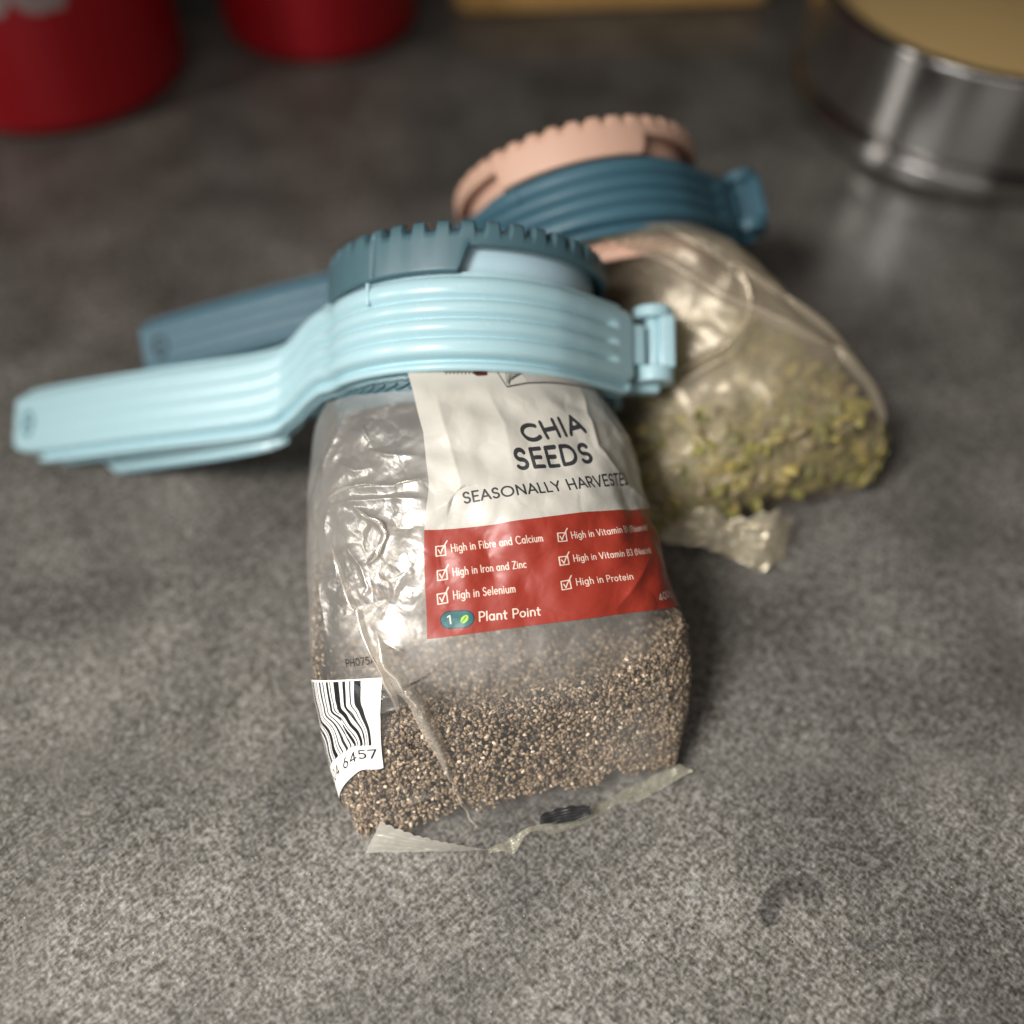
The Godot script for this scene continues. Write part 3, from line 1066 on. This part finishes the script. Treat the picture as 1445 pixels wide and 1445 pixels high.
# crimped end seal: a folded flap on the left and a wavy edge that runs to the right
func strip(a: Array, c: Array, n: int, ripple: float, tooth: float) -> ArrayMesh:
	var top := curve3(a, n)
	var low := curve3(c, n)
	var p := PackedVector3Array()
	var rows := 16
	var uv := PackedVector2Array()
	for j in rows + 1:
		var t := float(j) / rows
		for i in top.size():
			var q: Vector3 = top[i].lerp(low[i], t)
			var side: Vector3 = low[i] - top[i]
			q.y += ripple * sin(t * 34.0) + (.0004 + ripple * 1.6) * wrinkle.get_noise_3dv(q * 3.0)
			if j == 0:
				q -= side.normalized() * tooth * absf(sin(i * PI / 7.0))
			p.append(q)
			uv.append(Vector2(i * .05, t))
	return grid(p, top.size(), rows + 1, uv, true)

func seal_strips(bag: Node3D) -> void:
	var seal := film(Color(.90, .88, .83, .62), .24, .3)
	put("folded_seal", strip([Vector3(-.0455, .0150, -.1335), Vector3(-.0330, .0120, -.1300), Vector3(-.0200, .0085, -.1283), Vector3(-.0085, .0045, -.1280)], [Vector3(-.0515, .0022, -.1278), Vector3(-.0370, .0018, -.1280), Vector3(-.0220, .0018, -.1282), Vector3(-.0080, .0020, -.1290)], 30, .0004, .0009), seal, bag)
	put("seal_edge", strip([Vector3(-.0085, .0045, -.1285), Vector3(-.0040, .0050, -.1300), Vector3(.0010, .0052, -.1325), Vector3(.0050, .0070, -.1345), Vector3(.0100, .0068, -.1360), Vector3(.0160, .0062, -.1375), Vector3(.0300, .0060, -.1435), Vector3(.0380, .0062, -.1480), Vector3(.0460, .0064, -.1520), Vector3(.0610, .0085, -.1580)], [Vector3(-.0085, .0012, -.1280), Vector3(-.0035, .0026, -.1282), Vector3(.0010, .0014, -.1280), Vector3(.0048, .0060, -.1325), Vector3(.0100, .0056, -.1342), Vector3(.0150, .0016, -.1345), Vector3(.0300, .0014, -.1405), Vector3(.0380, .0030, -.1455), Vector3(.0460, .0012, -.1470), Vector3(.0660, .0062, -.1565)], 24, .0003, .0), film(Color(.88, .86, .76, .34), .22, .4), bag)
	put("printed_edge", strip([Vector3(0.0099, 0.0085, -0.1384), Vector3(0.0156, 0.0100, -0.1404), Vector3(0.0224, 0.0105, -0.1412), Vector3(0.0274, 0.0105, -0.1412)], [Vector3(0.0099, 0.0060, -0.1363), Vector3(0.0157, 0.0055, -0.1367), Vector3(0.0225, 0.0060, -0.1378), Vector3(0.0280, 0.0075, -0.1393)], 10, .0003, .0005), plastic(Color(.02, .02, .02), .35), bag)

func chia_seeds(b: Bag) -> void:
	var mesh := seed_mesh(.00088, .00060, .00046, 8, 6, .12)
	var m := plastic(Color(1, 1, 1), .5, .38)
	m.vertex_color_use_as_albedo = true
	var xf := []
	var colors := []
	var shade := func() -> Color:
		var k := rng.randf()
		var c := Color(.165, .122, .086)
		if k < .34:
			c = Color(.100, .075, .056)
		elif k < .66:
			c = Color(.235, .168, .108)
		elif k < .86:
			c = Color(.34, .245, .16)
		elif k < .965:
			c = Color(.44, .34, .235)
		else:
			c = Color(.70, .56, .42)
		var f := rng.randf_range(.66, 1.2)
		return Color(c.r * f, c.g * f, c.b * f)
	var level := func(q: Vector3) -> float:
		return .0435 + .9 * minf(0.0, q.z + .224) + .0020 * broad.get_noise_3d(q.x, 0, q.z) + .05 * absf(q.x + .002) * (-1.0 if q.x < 0 else .25)
	# against the film
	while xf.size() < 26000:
		var u := rng.randf_range(-.10, .60)
		var v := rng.randf_range(.02, .62)
		if v < .038 + .030 * broad.get_noise_2d(u * .9, 3.0) + .012 * broad.get_noise_2d(u * 4.0, 9.0):
			continue
		var i := clampi(b.us.bsearch(fposmod(u + .02, 1.0) - .02), 0, b.w - 1)
		if rng.randf() * .42 > b.du[i]:
			continue
		var k := int(v * (b.h - 1)) * b.w + i
		var q := b.pos[k]
		var stray := 0.0
		if rng.randf() < .012:
			stray = absf(rng.randfn()) * .010
		if q.y > level.call(q) + stray or q.y < .0024:
			continue
		var n := b.nor[k]
		var deep := .0013 + absf(rng.randfn()) * .0017 + maxf(0.0, b.lift[k])
		var at := q - n * deep + Vector3(rng.randfn(), rng.randfn(), rng.randfn()) * .00035
		if at.y < .0016:
			continue
		var grow := rng.randf_range(.85, 1.12)
		xf.append(Transform3D(turned(n, .38).scaled(Vector3.ONE * grow), at))
		colors.append(shade.call())
	# the open surface of the heap inside the bag
	var tries := 0
	while tries < 20000:
		tries += 1
		var v := rng.randf_range(.12, .86)
		var s := section(b, v)
		var c := rng.randf_range(-.93, .93)
		var k := pow(1.0 - pow(absf(c), 2.0 / .85), .85 / 2.0) * .93
		var f: Vector3 = s[0] + s[1] * c * .97 + s[2] * k
		var r: Vector3 = s[0] + s[1] * c * .97 + s[3] * k
		var want: float = level.call((f + r) * .5)
		if f.y < want or r.y > want:
			continue
		var at := r.lerp(f, (want - r.y) / (f.y - r.y))
		at.y -= .013 * smooth(.0, .016, (f.y - want) ) + absf(rng.randfn()) * .0011
		if at.y < .003:
			continue
		xf.append(Transform3D(turned(Vector3.UP, .5), at + Vector3(rng.randfn(), 0, rng.randfn()) * .0006))
		colors.append(shade.call())
	print("chia seeds ", xf.size())
	var o := scatter("chia_seeds", mesh, m, xf, colors)
	tag(o, "brown and cream chia seeds heaped inside the clear front bag", "seeds")

# ---------------------------------------------------------------- the second bag, behind on the right
func second_bag() -> void:
	var basis := Basis(Vector3(.9772, .0685, -.2011), Vector3(-.2072, .5164, -.8309), Vector3(.047, .8536, .5188)).orthonormalized()
	var blue := plastic(Color(.060, .150, .200), .5)
	var peach := plastic(Color(.74, .46, .34), .55)
	var hole := plastic(Color(.01, .015, .02), .7)
	var clip := build_clip("pouring_clip", Transform3D(basis.scaled_local(Vector3(1, .93, 1)), Vector3(.0392, .0495, -.3798)), blue, peach, peach, hole, Vector3(-.2165, -.0010, -.0380), [[64.0, 136.0], [205.0, 330.0]], -1.0)
	tag(clip, "dark blue pouring bag clip with peach screw lid on the rear bag", "bag clip", "pouring bag clips")
	var b := Bag.new()
	b.rows = FROWS
	b.mid = [Vector3(0.1108, 0.0035, -0.2784), Vector3(0.1104, 0.0105, -0.2832), Vector3(0.1068, 0.0190, -0.2921), Vector3(0.0991, 0.0270, -0.3033), Vector3(0.0903, 0.0345, -0.3202), Vector3(0.0764, 0.0440, -0.3445), Vector3(0.0633, 0.0540, -0.3677), Vector3(0.0392, 0.0527, -0.3798)]
	b.wide = [Vector3(0.0455, 0.0005, -0.0129), Vector3(0.0523, 0.0045, -0.0153), Vector3(0.0552, 0.0090, -0.0157), Vector3(0.0547, 0.0150, -0.0146), Vector3(0.0494, 0.0205, -0.0082), Vector3(0.0410, 0.0240, -0.0047), Vector3(0.0322, 0.0240, 0.0023), Vector3(0.0528, 0.0037, -0.0109)]
	b.front = [Vector3(0.0000, 0.0024, 0.0018), Vector3(0.0000, 0.0128, 0.0096), Vector3(0.0000, 0.0192, 0.0144), Vector3(0.0000, 0.0232, 0.0174), Vector3(0.0000, 0.0240, 0.0180), Vector3(0.0000, 0.0256, 0.0192), Vector3(0.0000, 0.0296, 0.0222), Vector3(0.0025, 0.0461, 0.0280)]
	b.back = [Vector3(0.0000, -0.0020, -0.0018), Vector3(0.0000, -0.0090, -0.0096), Vector3(0.0000, -0.0175, -0.0144), Vector3(0.0000, -0.0232, -0.0174), Vector3(0.0000, -0.0240, -0.0180), Vector3(0.0000, -0.0256, -0.0192), Vector3(0.0000, -0.0296, -0.0222), Vector3(-0.0025, -0.0461, -0.0280)]
	lay_grid(b, 300, 200)
	crease(b, .004, .0045, [Vector2(.22, 1.0), Vector2(.27, .80), Vector2(.36, .62), Vector2(.43, .40)])
	crease(b, -.003, .006, [Vector2(.30, 1.0), Vector2(.34, .80), Vector2(.40, .65)])
	crease(b, .003, .004, [Vector2(.14, .55), Vector2(.26, .58), Vector2(.34, .68)])
	crease(b, .0025, .003, [Vector2(.16, .16), Vector2(.24, .20), Vector2(.32, .12)])
	crease(b, .0025, .003, [Vector2(.20, .08), Vector2(.27, .30)])
	shape_bag(b, func(u: float, v: float) -> Vector2:
		var top := 1.0 - smooth(.9, .995, v)
		return Vector2(.0005 * top, .0010 * top))
	var bag := thing("seed_mix_bag")
	tag(bag, "clear bag of green and tan seeds lying behind the chia bag", "food bag")
	var haze := film(Color(.78, .72, .62, .40), .34, .3, func(u: float, v: float) -> float: return lerpf(.55, 1.0, smooth(.28, .58, v)))
	put("film", bag_film(b), haze, bag)
	var seal := film(Color(.90, .85, .74, .66), .16, .5)
	for fold in [[.0040, .0040, .235, .99, .27, .82, .33, .66, .40, .50], [.0028, .0030, .18, .60, .26, .60, .32, .68, .36, .80], [.0026, .0026, .30, .98, .35, .80, .42, .62, .46, .40], [.0030, .0030, .40, .50, .43, .34, .44, .20]]:
		var pts := []
		for k in range(2, fold.size(), 2):
			pts.append(Vector2(fold[k], fold[k + 1]))
		pts = curve2(pts, 8)
		var p := PackedVector3Array()
		for k in pts.size():
			var t := float(k) / (pts.size() - 1)
			var swell := minf(1.0, 5.0 * minf(t, 1.0 - t))
			var m0 := length_at(b, pts[k].x)
			for i in 7:
				var x2 := i / 3.0 - 1.0
				p.append(bag_at(b, u_at(b, m0 + fold[0] * (swell + .05) * x2), pts[k].y, .0003 + fold[1] * (1.0 - absf(x2)) * swell))
		put("film_pleat", grid(p, 7, pts.size(), PackedVector2Array(), true), film(Color(.86, .80, .70, .45), .25, .4), bag)
	put("crumpled_seal", strip([Vector3(.066, .016, -.268), Vector3(.082, .024, -.264), Vector3(.094, .018, -.262), Vector3(.108, .024, -.262), Vector3(.120, .012, -.268)], [Vector3(.060, .004, -.262), Vector3(.080, .008, -.256), Vector3(.094, .004, -.252), Vector3(.106, .002, -.248), Vector3(.117, .002, -.256)], 12, .0014, .0015), seal, bag)

	var mesh := seed_mesh(.0080, .0040, .0018, 10, 8, .22)
	var m := plastic(Color(1, 1, 1), .5, .5)
	m.vertex_color_use_as_albedo = true
	var xf := []
	var colors := []
	var kinds := [Color(.20, .18, .05), Color(.24, .21, .06), Color(.17, .16, .05), Color(.31, .24, .09), Color(.31, .25, .07), Color(.20, .16, .08), Color(.27, .22, .09)]
	while xf.size() < 1400:
		var u := rng.randf_range(-.08, .58)
		var v := rng.randf_range(.03, .50)
		var i := clampi(b.us.bsearch(fposmod(u + .02, 1.0) - .02), 0, b.w - 1)
		if rng.randf() * .4 > b.du[i]:
			continue
		var k := int(v * (b.h - 1)) * b.w + i
		var q := b.pos[k]
		if q.y > .050 - .32 * maxf(0.0, q.x - .09) or q.y < .004:
			continue
		var n := b.nor[k]
		var at := q - n * (.0035 + absf(rng.randfn()) * .005)
		if at.y < .004:
			continue
		xf.append(Transform3D(turned(n, .45).scaled(Vector3.ONE * rng.randf_range(.8, 1.1)), at))
		var c: Color = kinds[rng.randi_range(0, 6)]
		colors.append(c * rng.randf_range(.8, 1.3))
	var tries := 0
	while tries < 1400:
		tries += 1
		var s := section(b, rng.randf_range(.1, .75))
		var c := rng.randf_range(-.9, .9)
		var k := pow(1.0 - pow(absf(c), 2.0 / .85), .85 / 2.0) * .9
		var f: Vector3 = s[0] + s[1] * c * .95 + s[2] * k
		var r: Vector3 = s[0] + s[1] * c * .95 + s[3] * k
		var want := .045
		if f.y < want or r.y > want:
			continue
		var at := r.lerp(f, (want - r.y) / (f.y - r.y)) - Vector3(0, absf(rng.randfn()) * .004, 0)
		xf.append(Transform3D(turned(Vector3.UP, .5), at))
		colors.append(kinds[rng.randi_range(0, 6)] * rng.randf_range(.8, 1.3))
	var o := scatter("mixed_seeds", mesh, m, xf, colors)
	tag(o, "green and tan flat seeds piled inside the rear clear bag", "seeds")
